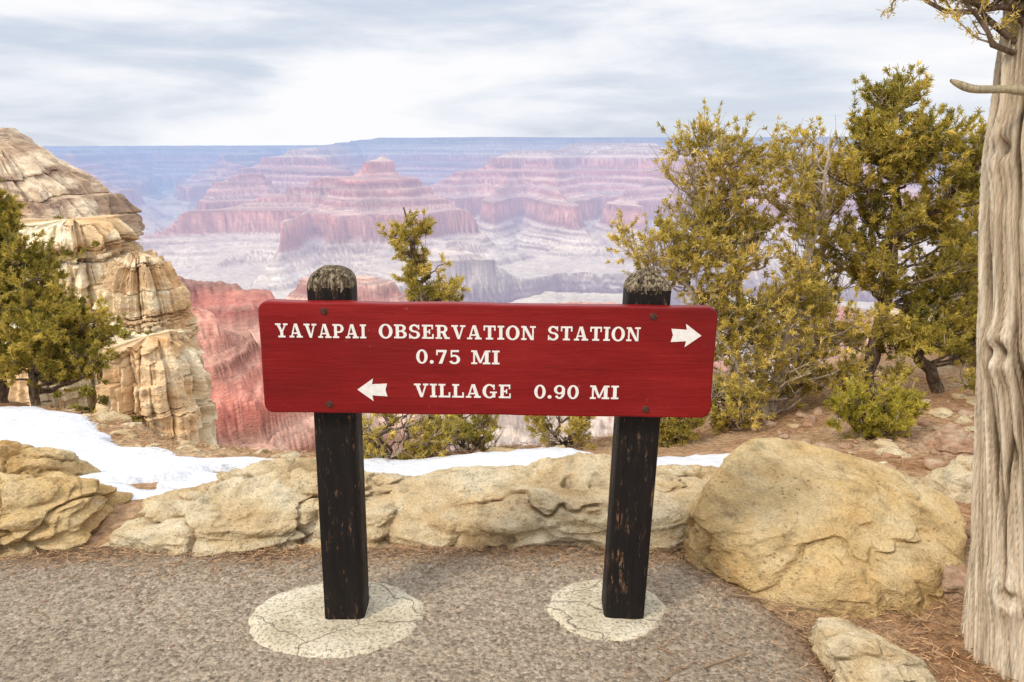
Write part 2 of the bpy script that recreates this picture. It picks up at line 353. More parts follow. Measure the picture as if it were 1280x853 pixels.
def smoothline(P, n=16, jit=.0, r=None):
    P = np.array(P, float); t = np.linspace(0, 1, len(P)); u = np.linspace(0, 1, n)
    Q = np.stack([np.interp(u, t, P[:, k]) for k in range(P.shape[1])], -1)
    for _ in range(2): Q[1:-1] = (Q[:-2]+2*Q[1:-1]+Q[2:])/4
    if jit: Q[1:-1, :3] += r.normal(0, jit, (n-2, 3))
    return Q
def tree(name, trunks, blobs, palette, seed, twigs=13, twl=.2, tufts=6, needles=11, nl=.03, nw=.006, bark=None, dead=0., limb_r=.014, spread=.6):
    r = np.random.default_rng(seed); lines = []; TS = []
    base = trunks[0][0][:3]
    for T in trunks:
        Q = smoothline(T, 22, .012, r); lines.append((Q[:, :3], Q[:, 3])); TS.append(Q)
    TS = np.concatenate(TS); fine = []; LP = []; LD = []; LC = []
    pal = np.array(palette)
    for (cx, cy, cz, rx, ry, rz, n) in blobs:
        for _ in range(n):
            d = nrm(r.normal(size=3)); p = np.array([cx, cy, cz])+d*np.array([rx, ry, rz])*r.uniform(.35, 1.)**.5
            hd = np.hypot(TS[:, 0]-p[0], TS[:, 1]-p[1])
            cost = np.abs(TS[:, 2]-(p[2]-.3*hd-.05))+.6*hd+.05*r.random(len(TS))
            a = TS[np.argmin(cost)]
            mid = (a[:3]+p)/2+np.array([0, 0, -.12*np.linalg.norm(p-a[:3])])+r.normal(0, .05, 3)
            t = np.linspace(0, 1, 9)[:, None]
            path = (1-t)**2*a[:3]+2*t*(1-t)*mid+t*t*p; path[1:] += r.normal(0, .012, (8, 3))
            rr = np.linspace(min(a[3]*.6, limb_r), .003, 9); lines.append((path, rr))
            isdead = r.random() < dead; cmix = r.random(); out = nrm(path[-1]-path[-3])
            for k in range(twigs):
                s = r.uniform(.35, 1.0)*8; i = int(min(s, 7)); q = path[i]+(path[i+1]-path[i])*(s-i)
                dd = nrm(out*spread+r.normal(0, .6, 3)+np.array([0, 0, .35])); ln = twl*r.uniform(.5, 1.2)
                tt = np.linspace(0, 1, 5)[:, None]; tw = q+dd*ln*tt+np.array([0, 0, 1])*ln*.25*tt**2+r.normal(0, .006, (5, 3))*tt
                fine.append((tw, np.linspace(.0035, .0015, 5)))
                if isdead: continue
                for _k in range(tufts):
                    s2 = r.uniform(.3, 1.05)*4; i2 = int(min(s2, 3)); c = tw[i2]+(tw[i2+1]-tw[i2])*(s2-i2)
                    td = nrm(tw[-1]-tw[0]); N = needles
                    D = nrm(td*.75+r.normal(0, .62, (N, 3))); LP.append(c+r.normal(0, .006, (N, 3))); LD.append(D)
                    g = np.clip(.5*cmix+.5*r.random(), 0, .999)*(len(pal)-1); gi = int(g)
                    cc = pal[gi]*(1-(g-gi))+pal[gi+1]*(g-gi); LC.append(np.repeat((cc*r.uniform(.75, 1.25))[None], N, 0)*r.uniform(.8, 1.2, (N, 1)))
    e = empty(name, base)
    V, F = tubes(lines, 8); o = mk('trunk_and_limbs', V, F, bark or M_bark); parent(o, e)
    V, F = tubes(fine, 3); o = mk('twigs', V, F, M_barkg); parent(o, e)
    LP = np.concatenate(LP); LD = np.concatenate(LD); LC = np.concatenate(LC)
    V, F = quads(LP, LD, nl*r.uniform(.7, 1.3, len(LP)), nw, r)
    o = mk('foliage', V, F, M_fol, False, np.repeat(LC, 4, 0)); parent(o, e)
    return e
GOLD = [(.16, .13, .028), (.45, .36, .07), (.70, .55, .14), (.85, .67, .23)]
OLIVE = [(.11, .105, .028), (.34, .285, .055), (.60, .48, .10), (.76, .59, .16)]
def G(x, y): return float(gz(np.array([x]), np.array([y]))[0])
b = G(2.05, 6.1)
tree('juniper_tree', [[(2.05, 6.1, b-.1, .05), (1.98, 6.1, b+.5, .04), (1.75, 6.15, .6, .03), (1.55, 6.2, 1.2, .02), (1.45, 6.2, 1.7, .008)],
      [(2.1, 6.15, b-.1, .05), (2.2, 6.2, .2, .04), (2.35, 6.2, 1., .028), (2.4, 6.2, 1.6, .01)],
      [(2.0, 6.05, b-.1, .04), (1.75, 6.0, 0, .03), (1.4, 6.0, .5, .02), (1.15, 6.0, .8, .008)]],
     [(1.42, 6.2, 1.40, .36, .35, .40, 26), (1.98, 6.2, 1.25, .48, .4, .48, 34), (1.2, 6.1, .9, .42, .3, .35, 26), (1.75, 6.1, .6, .6, .45, .5, 42), (2.3, 6.1, .1, .55, .4, .5, 40), (1.75, 6., -.1, .35, .35, .3, 20)],
     GOLD, 1, twigs=12, tufts=5, needles=10, nw=.0075, dead=.26, bark=M_barkg, spread=.5)
b = G(3.2, 6.7)
tree('pinyon_pine_tree', [[(3.05, 6.6, b-.1, .07), (3.12, 6.6, b+.5, .06), (3.22, 6.7, .7, .05), (3.2, 6.7, 1.2, .035), (3.1, 6.7, 1.7, .02), (3.15, 6.7, 2.1, .008)],
      [(3.75, 6.6, b-.1, .06), (3.6, 6.6, b+.25, .05), (3.35, 6.6, b+.45, .045), (3.15, 6.65, b+.6, .04)],
      [(3.2, 6.7, .8, .035), (3.5, 6.7, 1.1, .03), (3.8, 6.7, 1.4, .01)]],
     [(3.15, 6.7, 1.74, .45, .4, .36, 26), (2.8, 6.6, 1.48, .40, .35, .34, 16), (3.65, 6.7, 1.38, .50, .4, .36, 24), (2.95, 6.6, .85, .45, .4, .34, 17), (3.8, 6.7, .75, .42, .4, .32, 18), (3.2, 6.5, .2, .55, .4, .30, 15), (3.9, 6.8, .2, .35, .4, .33, 14)],
     OLIVE, 2, twigs=12, tufts=6, needles=12, nl=.036, nw=.0075, dead=.06)
b = G(2.55, 6.9)
tree('juniper_tree', [[(2.6, 6.9, b-.1, .05), (2.6, 6.9, .3, .04), (2.75, 6.9, 1.0, .025), (2.7, 6.9, 1.7, .01)]],
     [(2.6, 6.9, 1.3, .35, .3, .45, 18), (2.7, 6.9, .6, .4, .35, .5, 24), (2.5, 6.8, 0., .45, .35, .35, 18)], GOLD, 3, dead=.5, nw=.007, bark=M_barkg)
b = G(4.6, 7.8)
tree('juniper_tree', [[(4.5, 7.8, b-.1, .06), (4.5, 7.8, .3, .045), (4.6, 7.8, 1.0, .03), (4.6, 7.8, 1.5, .01)]],
     [(4.65, 7.8, 1.25, .38, .3, .42, 26), (4.5, 7.8, .5, .45, .35, .5, 28), (4.7, 7.8, -.2, .55, .35, .35, 20)], GOLD, 4, dead=.1, nw=.007)
b = G(-5.5, 8.)
tree('pinyon_pine_tree', [[(-5.5, 8.2, b-.1, .07), (-5.45, 8.2, b+.6, .055), (-5.6, 8.2, .3, .04), (-5.65, 8.2, .9, .015)], [(-5.1, 8.1, b-.1, .05), (-5.05, 8.1, -.6, .04), (-4.9, 8.1, -.2, .02)]],
     [(-5.5, 8.2, .92, .38, .4, .42, 38), (-5.1, 8.2, .35, .45, .45, .44, 50), (-4.6, 8.1, -.35, .46, .4, .42, 54), (-5.3, 8.1, -.4, .6, .4, .38, 44), (-6.0, 8.2, .2, .5, .4, .7, 34)],
     OLIVE, 5, twigs=12, tufts=7, needles=12, nl=.038, nw=.0085)
tree('juniper_tree', [[(-.55, 5.35, G(-.62, 5.35)-.1, .032), (-.57, 5.35, -.2, .028), (-.62, 5.35, .3, .024), (-.66, 5.35, .8, .018), (-.72, 5.35, 1.22, .005)]],
     [(-.66, 5.35, .98, .13, .14, .24, 14), (-.54, 5.35, .70, .26, .2, .17, 20), (-.60, 5.35, .25, .3, .25, .25, 14)], GOLD, 6, twigs=8, twl=.10, tufts=5, nl=.024, limb_r=.008, dead=.15)
def shrub(name, x, y, w, h, pal, seed, n=26, dead=.1, **k):
    b = G(x, y); r = np.random.default_rng(seed)
    T = [[(x, y, b-.05, .014), (x+r.uniform(-.5, .5)*w, y+r.uniform(-.2, .2), b+h*.5, .01), (x+r.uniform(-.8, .8)*w, y, b+h*.85, .004)] for _ in range(4)]
    return tree(name, T, [(x, y, b+h*.5, w, w*.8, h*.5, n)], pal, seed, twigs=9, twl=.13, tufts=5, nl=.026, limb_r=.007, dead=dead, **k)
shrub('shrub', -.75, 5.1, .42, .42, GOLD, 11, 34, .5)
shrub('shrub', -.3, 5.5, .3, .4, OLIVE, 12, 20, .3)
shrub('shrub', .38, 5.6, .32, .42, GOLD, 13, 26, .15)
shrub('shrub', 1.15, 5.4, .22, .3, OLIVE, 14, 18, .1)
shrub('shrub', 2.35, 4.9, .26, .38, [(.20, .18, .02), (.40, .35, .05), (.58, .48, .08), (.7, .56, .12)], 15, 30, 0)
shrub('shrub', 1.6, 5.7, .35, .35, GOLD, 16, 24, .4)
shrub('shrub', -4.1, 7.4, .35, .35, GOLD, 17, 16, .9)
shrub('shrub', -1.1, 5.5, .25, .3, OLIVE, 18, 14, .4)
shrub('shrub', 3.9, 6.0, .4, .35, OLIVE, 19, 22, .3)
shrub('shrub', 2.9, 6.1, .4, .3, GOLD, 20, 20, .3)

# ---------------------------------------------------------------- foreground old juniper trunk
zz = np.linspace(-.15, 3.2, 460); th = np.linspace(0, 2*np.pi, 420, endpoint=False)
ZZ, TH = np.meshgrid(zz, th, indexing='ij')
cx = np.interp(zz, [-.15, 0, .15, .7, 1.4, 2., 3.2], [1.665, 1.66, 1.655, 1.625, 1.555, 1.53, 1.46]); R0 = np.interp(zz, [-.15, 0, .25, 1.0, 2, 3.2], [.195, .18, .172, .165, .155, .12])
tw = TH+ZZ*.55
g = fbm3(np.cos(tw)*4.5, np.sin(tw)*4.5, ZZ*.5, 5, 3, .6); g2 = 1-np.abs(fbm3(np.cos(tw)*3.2+5, np.sin(tw)*3.2, ZZ*.6, 4, 13))*2.6
g4 = fbm3(np.cos(tw)*13, np.sin(tw)*13, ZZ*.9, 4, 17, .65); g5 = 1-np.abs(fbm3(np.cos(tw)*9, np.sin(tw)*9, ZZ*1.1, 3, 37))*3
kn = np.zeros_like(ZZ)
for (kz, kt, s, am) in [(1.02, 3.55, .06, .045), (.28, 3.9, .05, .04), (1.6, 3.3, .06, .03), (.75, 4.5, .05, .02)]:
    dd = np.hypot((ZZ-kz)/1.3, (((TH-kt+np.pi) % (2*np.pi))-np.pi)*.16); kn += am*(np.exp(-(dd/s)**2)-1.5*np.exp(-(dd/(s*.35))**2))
ck = np.clip(g2-.72, 0, .28)/.28; ck5 = np.clip(g5-.6, 0, .4)/.4
Rr = R0[:, None]*(1+.05*np.cos(3*tw+1))+.034*g+.014*g4-.022*ck-.008*ck5+kn
Vx = cx[:, None]+Rr*np.cos(TH); Vy = 2.28+.05*np.sin(ZZ*1.1)+Rr*np.sin(TH)
nz, nt_ = ZZ.shape; i = np.arange(nz-1)[:, None]; j = np.arange(nt_)[None, :]; j2 = (j+1) % nt_
F = np.stack([i*nt_+j, i*nt_+j2, (i+1)*nt_+j2, (i+1)*nt_+j], -1).reshape(-1, 4)
gm = fbm3(np.cos(tw)*20, np.sin(tw)*20, ZZ*1.3, 4, 23, .7)*.5+.5; big = fbm3(np.cos(tw)*2, np.sin(tw)*2, ZZ*.8, 3, 29)*.5+.5
t = np.clip(.30+gm*.7+g*.4+g4*.6-.6*ck-.35*ck5, 0, 1)
cc = ramp3(t, [(0, (.12, .085, .055)), (.3, (.36, .27, .18)), (.6, (.66, .54, .39)), (1, (.82, .72, .57))])*(.75+.5*big[..., None])
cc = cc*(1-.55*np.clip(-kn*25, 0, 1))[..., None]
m = NT('weathered_wood', True); v = m.coord((1, 1, .06)); b_ = m.noise(v, 110, 5, .7, .3)
col = m.mix(.8, m.attr(), m.ramp(b_, [(.32, .45), (.5, 1.), (.68, 1.25)]), 'MULTIPLY')
M_wood = m.fin(col, .85, m.bump(b_, .9, .012), .15)
et = tree('old_juniper_tree', [[(1.50, 2.28, 1.8, .05), (1.47, 2.28, 2.5, .05), (1.4, 2.3, 3.1, .04)]],
     [(1.24, 2.36, 2.10, .2, .15, .10, 18), (1.1, 2.6, 2.75, .6, .5, .3, 40), (1.7, 2.3, 3.2, .6, .5, .4, 30)], GOLD, 30, twigs=10, twl=.12, tufts=6, nl=.012, nw=.003, limb_r=.012)
o = mk('trunk', np.stack([Vx, Vy, ZZ], -1).reshape(-1, 3), F, M_wood, True, cc.reshape(-1, 3)); parent(o, et)
V, F = tubes([(smoothline([(1.50, 2.24, 1.735), (1.33, 2.22, 1.755), (1.22, 2.21, 1.75), (1.16, 2.21, 1.775)], 14), np.array([.024]*2+[.014]*3+[.011]*6+[.010, .008, .004]))], 10)
o = mk('broken_branch', V, F, M_wood, True, np.tile([.45, .38, .25], (len(V), 1))); parent(o, et)

# ---------------------------------------------------------------- sign
SY = 2.40; SX = -.075; SZ = .955; tilt = math.radians(-.75)
sign = empty('trail_sign', (SX, SY, 0))
def sgn(ob): parent(ob, sign)
m = NT('black_post_paint'); v = m.coord((1, 1, .09)); v2 = m.coord()
g_ = m.noise(v, 60, 5, .7); w_ = m.noise(v2, 7, 5, .75, .5)
wm = m.math('MULTIPLY', m.ramp(m.noise(m.coord((1, 1, .2)), 55, 5, .8), [(.56, 0.), (.64, 1.)]), m.ramp(w_, [(.45, 0.), (.61, 1.)]))
col = m.mix(wm, m.ramp(g_, [(.3, (.004, .0035, .0035)), (.7, (.014, .010, .009))]), m.ramp(g_, [(.3, (.09, .035, .018)), (.7, (.34, .20, .11))]))
M_post = m.fin(col, m.ramp(w_, [(.3, .45), (.7, .8)]), m.bump(g_, .8, .006), .25)
m = NT('weathered_cap'); v = m.coord((1, 1, .2)); g_ = m.noise(v, 90, 5, .8)
col = m.ramp(g_, [(.38, (.012, .009, .007)), (.5, (.13, .10, .065)), (.62, (.46, .38, .25))]); M_cap = m.fin(col, .9, m.bump(g_, 1., .01), .1)
def post(xb, xt, yf, ztop, rot, capstyle, seed):
    hw = .070
    prof = []
    for k in range(4):
        a0 = math.pi/4+k*math.pi/2
        cxx, cyy = math.cos(a0)*hw*1.414, math.sin(a0)*hw*1.414
        for q in range(7):
            f = q/7; a1 = a0+math.pi/2; nx, ny = math.cos(a1)*hw*1.414, math.sin(a1)*hw*1.414
            prof.append((cxx*(1-f)+nx*f, cyy*(1-f)+ny*f))
    prof = np.array(prof); l4 = (np.abs(prof)**10).sum(1)**.1; prof = prof/l4[:, None]*hw
    zs = np.concatenate([np.linspace(-.1, ztop, 60)])
    V = []
    for z in zs:
        f = z/1.24; c = np.array([xb+(xt-xb)*f, yf+hw])
        R = np.array([[math.cos(rot), math.sin(rot)], [-math.sin(rot), math.cos(rot)]])
        q = prof*(1+.012*fbm2(prof[:, :1].T[0]*60+seed, prof[:, 1]*60+z*3, 3, seed)[:, None])
        V.append(np.c_[(q@R)+c, np.full(len(q), z)])
    V = np.concatenate(V); k = len(prof); i = np.arange(len(zs)-1)[:, None]; j = np.arange(k)[None, :]; j2 = (j+1) % k
    F = np.stack([i*k+j, i*k+j2, (i+1)*k+j2, (i+1)*k+j], -1).reshape(-1, 4)
    o = mk('post', V, F, M_post, False); sgn(o)
    N = 96; a = np.linspace(0, 2*np.pi, N, endpoint=False); sq = np.stack([np.cos(a), np.sin(a)], -1); sq = sq/((np.abs(sq)**8).sum(1)**.125)[:, None]
    lv = np.linspace(0, 1, 26); V = []
    for u in lv:
        z = ztop-.004+u*.066
        if capstyle == 0: s = (1-u**2.4)**.55
        else: s = np.where(u < .25, 1-.1*u, (1-(u-.25)/.75)**.8*.9+.08)
        gr = 1-.12*np.clip(n2(np.arange(N)*.9+seed*7, np.full(N, u*1.5), seed), 0, 1)*(.3+u)
        q = sq*hw*1.01*float(s)*gr[:, None]
        f = z/1.24; c = np.array([xb+(xt-xb)*f, yf+hw]); R = np.array([[math.cos(rot), math.sin(rot)], [-math.sin(rot), math.cos(rot)]])
        V.append(np.c_[(q@R)+c, z-.012*np.clip(n2(np.arange(N)*.7, np.full(N, 3.), seed), 0, 1)*(1-u)])
    V = np.concatenate(V)
    i = np.arange(len(lv)-1)[:, None]; j = np.arange(N)[None, :]; j2 = (j+1) % N
    F = np.stack([i*N+j, i*N+j2, (i+1)*N+j2, (i+1)*N+j], -1).reshape(-1, 4)
    o = mk('post_cap', V, F, M_cap, False); sgn(o)
post(-.582, -.574, SY+.046, 1.178, .03, 0, 3)
post(.390, .435, SY+.050, 1.168, -.03, 1, 5)

def loc2w(x, z, y=0.):
    c, s = math.cos(tilt), math.sin(tilt)
    return (SX+x*c-z*s, SY+y, SZ+x*s+z*c)
W, H, T, RC = 1.412, .358, .044, .03
out = []
for (sx, sz, a0) in [(1, 1, 0), (-1, 1, 90), (-1, -1, 180), (1, -1, 270)]:
    for k in range(7):
        a = math.radians(a0+k*15); out.append((sx*(W/2-RC)+RC*math.cos(a), sz*(H/2-RC)+RC*math.sin(a)))
dens = []
for i_ in range(len(out)):
    p, q = np.array(out[i_]), np.array(out[(i_+1) % len(out)]); k = max(1, int(np.linalg.norm(q-p)/.02))
    for f in range(k): dens.append(p+(q-p)*f/k)
dens = np.array(dens); wob = .0035*fbm2(dens[:, 0]*7, dens[:, 1]*7, 4, 2); nd = nrm(dens-np.clip(dens, [-W/2+RC, -H/2+RC], [W/2-RC, H/2-RC])); dens = dens+nd*wob[:, None]
bm = bmesh.new(); rings = []
for (ins, yy) in [(.006, 0.), (.0015, .0015), (0, .006), (0, T-.006), (.004, T)]:
    rings.append([bm.verts.new(loc2w(*(p-nd_*ins), yy)) for p, nd_ in zip(dens, nd)])
for a_, b_ in zip(rings[:-1], rings[1:]):
    for k in range(len(dens)):
        k2 = (k+1) % len(dens); bm.faces.new((a_[k], a_[k2], b_[k2], b_[k]))
bm.faces.new(rings[0]); bm.faces.new(rings[-1][::-1]); bmesh.ops.recalc_face_normals(bm, faces=bm.faces)
me = bpy.data.meshes.new('board'); bm.to_mesh(me); bm.free()
m = NT('red_sign_paint'); v = m.coord((.07, 1, 1)); v2 = m.coord((1, 1, 1))
g_ = m.noise(v, 55, 5, .7, .4); p_ = m.noise(v2, 4.5, 5, .6)
col = m.ramp(m.noise(m.coord((.25, 1, 1)), 6, 5, .7), [(.3, (.15, .0045, .005)), (.5, (.205, .006, .007)), (.72, (.28, .012, .012))])
col = m.mix(m.ramp(m.noise(v, 80, 5, .75), [(.56, 0.), (.7, .65)]), col, (.07, .003, .003))
col = m.mix(m.math('MULTIPLY', m.ramp(m.noise(v2, 60, 5, .8), [(.62, 0.), (.68, 1.)]), m.ramp(p_, [(.48, 0.), (.65, .7)])), col, (.45, .2, .15))
M_red = m.fin(col, m.ramp(p_, [(.3, .28), (.7, .5)]), m.bump(g_, .6, .004), .25)
me.materials.append(M_red); o = bpy.data.objects.new('board', me); COL.objects.link(o); sgn(o)

def Rr_(x0, y0, x1, y1): return [[(x0, y0), (x1, y0), (x1, y1), (x0, y1)]]
def Q_(*p): return [list(p)]
def A_(cx, cy, rx, ry, tx, ty, a0, a1):
    n = max(4, int(abs(a1-a0)/10)); o = []
    for i in range(n):
        a = math.radians(a0+(a1-a0)*i/n); b = math.radians(a0+(a1-a0)*(i+1)/n)
        o.append([(cx+rx*math.cos(a), cy+ry*math.sin(a)), (cx+rx*math.cos(b), cy+ry*math.sin(b)), (cx+(rx-tx)*math.cos(b), cy+(ry-ty)*math.sin(b)), (cx+(rx-tx)*math.cos(a), cy+(ry-ty)*math.sin(a))])
    return ('arc', o)
GL = {
 'I': (.46, [Rr_(.12, 0, .34, 1), Rr_(.0, 0, .46, .12), Rr_(.0, .88, .46, 1)]),
 'L': (.80, [Rr_(.11, 0, .33, 1), Rr_(0, .88, .46, 1), Rr_(0, 0, .78, .12), Rr_(.67, 0, .78, .38)]),
 'E': (.82, [Rr_(.11, 0, .33, 1), Rr_(0, .88, .76, 1), Rr_(0, 0, .80, .12), Rr_(.3, .45, .52, .56), Rr_(.47, .34, .56, .67), Rr_(.66, .68, .76, .95), Rr_(.70, 0, .80, .34)]),
 'T': (.86, [Rr_(.32, 0, .54, 1), Rr_(.18, 0, .68, .12), Rr_(.02, .88, .84, 1), Rr_(.02, .64, .12, .95), Rr_(.74, .64, .84, .95)]),
 'A': (1.0, [Q_((.38, 1), (.60, 1), (.90, .05), (.66, .05)), Q_((.38, 1), (.48, 1), (.22, .05), (.11, .05)), Rr_(.24, .26, .70, .36), Rr_(0, 0, .36, .12), Rr_(.54, 0, 1.0, .12)]),
 'V': (.96, [Q_((.09, .95), (.33, .95), (.60, 0), (.42, 0)), Q_((.74, .95), (.85, .95), (.58, 0), (.47, 0)), Rr_(0, .88, .45, 1), Rr_(.60, .88, .96, 1)]),
 'Y': (.94, [Q_((.08, .95), (.32, .95), (.56, .4), (.36, .4)), Q_((.72, .95), (.83, .95), (.56, .4), (.44, .4)), Rr_(.36, 0, .58, .46), Rr_(0, .88, .42, 1), Rr_(.60, .88, .94, 1), Rr_(.20, 0, .74, .12)]),
 'N': (.99, [Rr_(.12, 0, .23, 1), Rr_(.75, 0, .86, 1), Q_((.08, 1), (.32, 1), (.86, 0), (.66, 0)), Rr_(0, 0, .37, .12), Rr_(0, .88, .22, 1), Rr_(.60, .88, .99, 1)]),
 'M': (1.18, [Rr_(.12, 0, .23, 1), Rr_(.85, 0, 1.07, 1), Q_((.12, 1), (.34, 1), (.64, .08), (.50, .08)), Q_((.50, .08), (.62, .08), (.95, 1), (.85, 1)), Rr_(0, 0, .37, .12), Rr_(.72, 0, 1.18, .12), Rr_(0, .88, .3, 1), Rr_(.88, .88, 1.18, 1)]),
 'P': (.86, [Rr_(.11, 0, .33, 1), Rr_(0, 0, .48, .12), Rr_(0, .88, .5, 1), Rr_(.3, .38, .5, .49), A_(.5, .69, .34, .31, .22, .12, -90, 90)]),
 'B': (.88, [Rr_(.11, 0, .33, 1), Rr_(0, 0, .52, .12), Rr_(0, .88, .5, 1), Rr_(.3, .46, .5, .57), A_(.48, .75, .32, .25, .2, .11, -90, 90), A_(.5, .28, .36, .28, .22, .11, -90, 90)]),
 'R': (.97, [Rr_(.11, 0, .33, 1), Rr_(0, 0, .44, .12), Rr_(0, .88, .5, 1), Rr_(.3, .43, .5, .54), A_(.48, .715, .33, .285, .21, .11, -90, 90), Q_((.42, .5), (.64, .5), (.84, .05), (.62, .05)), Rr_(.62, 0, .97, .12)]),
 'O': (.94, [A_(.47, .5, .47, .53, .23, .11, 0, 360)]),
 '0': (.78, [A_(.39, .5, .38, .52, .21, .11, 0, 360)]),
 'G': (.98, [A_(.47, .5, .47, .53, .23, .11, 42, 318), Rr_(.66, .04, .86, .42), Rr_(.50, .36, .96, .47), Rr_(.72, .62, .81, .99)]),
 'S': (.80, [A_(.39, .735, .35, .285, .19, .12, 15, 270), A_(.39, .275, .38, .295, .2, .12, 90, -165), Rr_(.64, .66, .73, 1.), Rr_(.03, .0, .12, .34)]),
 '5': (.78, [Rr_(.12, .86, .66, 1), Rr_(.12, .48, .22, 1), A_(.36, .32, .38, .34, .21, .12, 125, -155)]),
 '7': (.78, [Rr_(.05, .84, .74, 1), Rr_(.05, .62, .14, .95), Q_((.56, .9), (.74, .9), (.44, 0), (.20, 0))]),
 '9': (.80, [A_(.39, .67, .37, .34, .2, .11, 0, 360), A_(.39, .5, .37, .52, .2, .11, 8, -140)]),
 '.': (.30, [A_(.15, .12, .13, .13, .129, .129, 0, 360)]),
}
m = NT('white_letter_paint'); v = m.coord(); col = m.ramp(m.noise(v, 60, 5, .7), [(.3, (.70, .67, .62)), (.6, (.84, .83, .80))])
M_white = m.fin(col, .5, None, .4)
def prism_bm(bm, poly, h, y0=.0012):
    a = sum(poly[i][0]*poly[(i+1) % len(poly)][1]-poly[(i+1) % len(poly)][0]*poly[i][1] for i in range(len(poly)))
    if a < 0: poly = poly[::-1]
    f = [bm.verts.new(loc2w(x, z, -h)) for x, z in poly]; b = [bm.verts.new(loc2w(x, z, y0)) for x, z in poly]
    bm.faces.new(f)
    for i in range(len(poly)):
        j = (i+1) % len(poly); bm.faces.new((f[j], f[i], b[i], b[j]))
def word(bm, txt, x0, x1, zc, cap=.044):
    tot = sum(GL[c][0] for c in txt)+.11*(len(txt)-1); sx = (x1-x0)/tot; x = x0; z0 = zc-cap/2
    for c in txt:
        w, ps = GL[c]
        for k, p in enumerate(ps):
            hh = .0012+.00012*k+.00001*(ord(c) % 7)
            for poly in (p[1] if isinstance(p, tuple) else p):
                prism_bm(bm, [(x+a*sx, z0+b*cap) for a, b in poly], hh)
        x += (w+.11)*sx
bm = bmesh.new()
word(bm, 'YAVAPAI', -.657, -.377, .090); word(bm, 'OBSERVATION', -.338, .147, .0915); word(bm, 'STATION', .184, .471, .092)
word(bm, '0.75', -.224, -.085, .012); word(bm, 'MI', -.052, .036, .012)
word(bm, 'VILLAGE', -.232, .0735, -.098); word(bm, '0.90', .146, .287, -.0975); word(bm, 'MI', .322, .412, -.097)
def arrow(bm, xt, z, s):
    P = [(0, 0), (-.050, .037), (-.046, .018), (-.094, .021), (-.088, 0), (-.094, -.021), (-.046, -.018), (-.050, -.037)]
    P = [(xt+s*a, z+b) for a, b in P]
    for tri in [(0, 1, 2), (0, 6, 7), (0, 2, 6), (2, 3, 4), (2, 4, 6), (4, 5, 6)]:
        prism_bm(bm, [P[i] for i in tri], .0014)
arrow(bm, .660, .090, 1); arrow(bm, -.410, -.098, -1)
me = bpy.data.meshes.new('lettering'); bm.to_mesh(me); bm.free(); me.materials.append(M_white)
o = bpy.data.objects.new('lettering', me); COL.objects.link(o); sgn(o)
m = NT('rusty_bolt'); v = m.coord(); M_bolt = m.fin(m.ramp(m.noise(v, 200, 4), [(.3, (.03, .015, .012)), (.7, (.12, .05, .03))]), .6)
bm = bmesh.new()
for (x, z) in [(-.505, .152), (.508, .148), (-.500, -.148), (.500, -.152)]:
    for (rad, y0, y1) in [(.0125, -.002, .001), (.0075, -.007, -.002)]:
        k = 14; f = [bm.verts.new(loc2w(x+rad*.8*math.cos(6.2832*i/k), z+rad*.8*math.sin(6.2832*i/k), y0)) for i in range(k)]
        b = [bm.verts.new(loc2w(x+rad*math.cos(6.2832*i/k), z+rad*math.sin(6.2832*i/k), y1)) for i in range(k)]
        bm.faces.new(f)
        for i in range(k): bm.faces.new((f[(i+1) % k], f[i], b[i], b[(i+1) % k]))
me = bpy.data.meshes.new('bolts'); bm.to_mesh(me); bm.free(); me.materials.append(M_bolt)
o = bpy.data.objects.new('bolts', me); COL.objects.link(o); sgn(o)

# concrete footings
m = NT('concrete', True); v = m.coord(); a = m.noise(v, 6, 5, .65); b = m.noise(v, 90, 5, .7)
wv = m.n('ShaderNodeVectorMath'); wv.operation = 'ADD'; nn = m.n('ShaderNodeTexNoise'); nn.inputs['Scale'].default_value = 9
m.l(v, nn.inputs['Vector']); sc_ = m.n('ShaderNodeVectorMath'); sc_.operation = 'SCALE'; sc_.inputs['Scale'].default_value = .12
m.l(nn.outputs['Color'], sc_.inputs[0]); m.l(v, wv.inputs[0]); m.l(sc_.outputs[0], wv.inputs[1]); cr = m.vor(wv.outputs[0], 1.9, 'DISTANCE_TO_EDGE')
col = m.ramp(a, [(.3, (.46, .39, .27)), (.5, (.62, .54, .40)), (.7, (.72, .65, .51))])
col = m.mix(.9, col, m.ramp(b, [(.36, .3), (.5, 1.), (.7, 1.15)]), 'MULTIPLY')
crk = m.ramp(cr.outputs['Distance'], [(0., 1.), (.008, 0.)])
col = m.mix(m.math('MULTIPLY', crk, .85), col, (.10, .075, .055))
M_conc = m.fin(col, .9, m.bump(m.math('ADD', a, m.math('MULTIPLY', b, .5)), 1., .012), .2)
def pad(cx, cy, rx, ry, seed):
    th = np.linspace(0, 2*np.pi, 160, endpoint=False); rs = np.concatenate([np.linspace(0.02, .93, 22), [.96, .985, 1.0, 1.01]])
    Rg, Tg = np.meshgrid(rs, th, indexing='ij'); rad = 1+.10*fbm2(np.cos(Tg)*1.6+seed, np.sin(Tg)*1.6, 6, seed, .75)
    x = cx+rx*Rg*rad*np.cos(Tg); y = cy+ry*Rg*rad*np.sin(Tg)
    z = .020+.004*fbm2(x*12, y*12, 3, seed)-.016*np.clip((Rg-.90)/.11, 0, 1)**1.6
    i = np.arange(len(rs)-1)[:, None]; j = np.arange(160)[None, :]; j2 = (j+1) % 160
    F = np.stack([i*160+j, (i+1)*160+j, (i+1)*160+j2, i*160+j2], -1).reshape(-1, 4)
    mk('concrete_footing', np.stack([x, y, z], -1).reshape(-1, 3), F, M_conc)
pad(-.612, 2.48, .305, .235, 1); pad(.335, 2.53, .215, .195, 2)

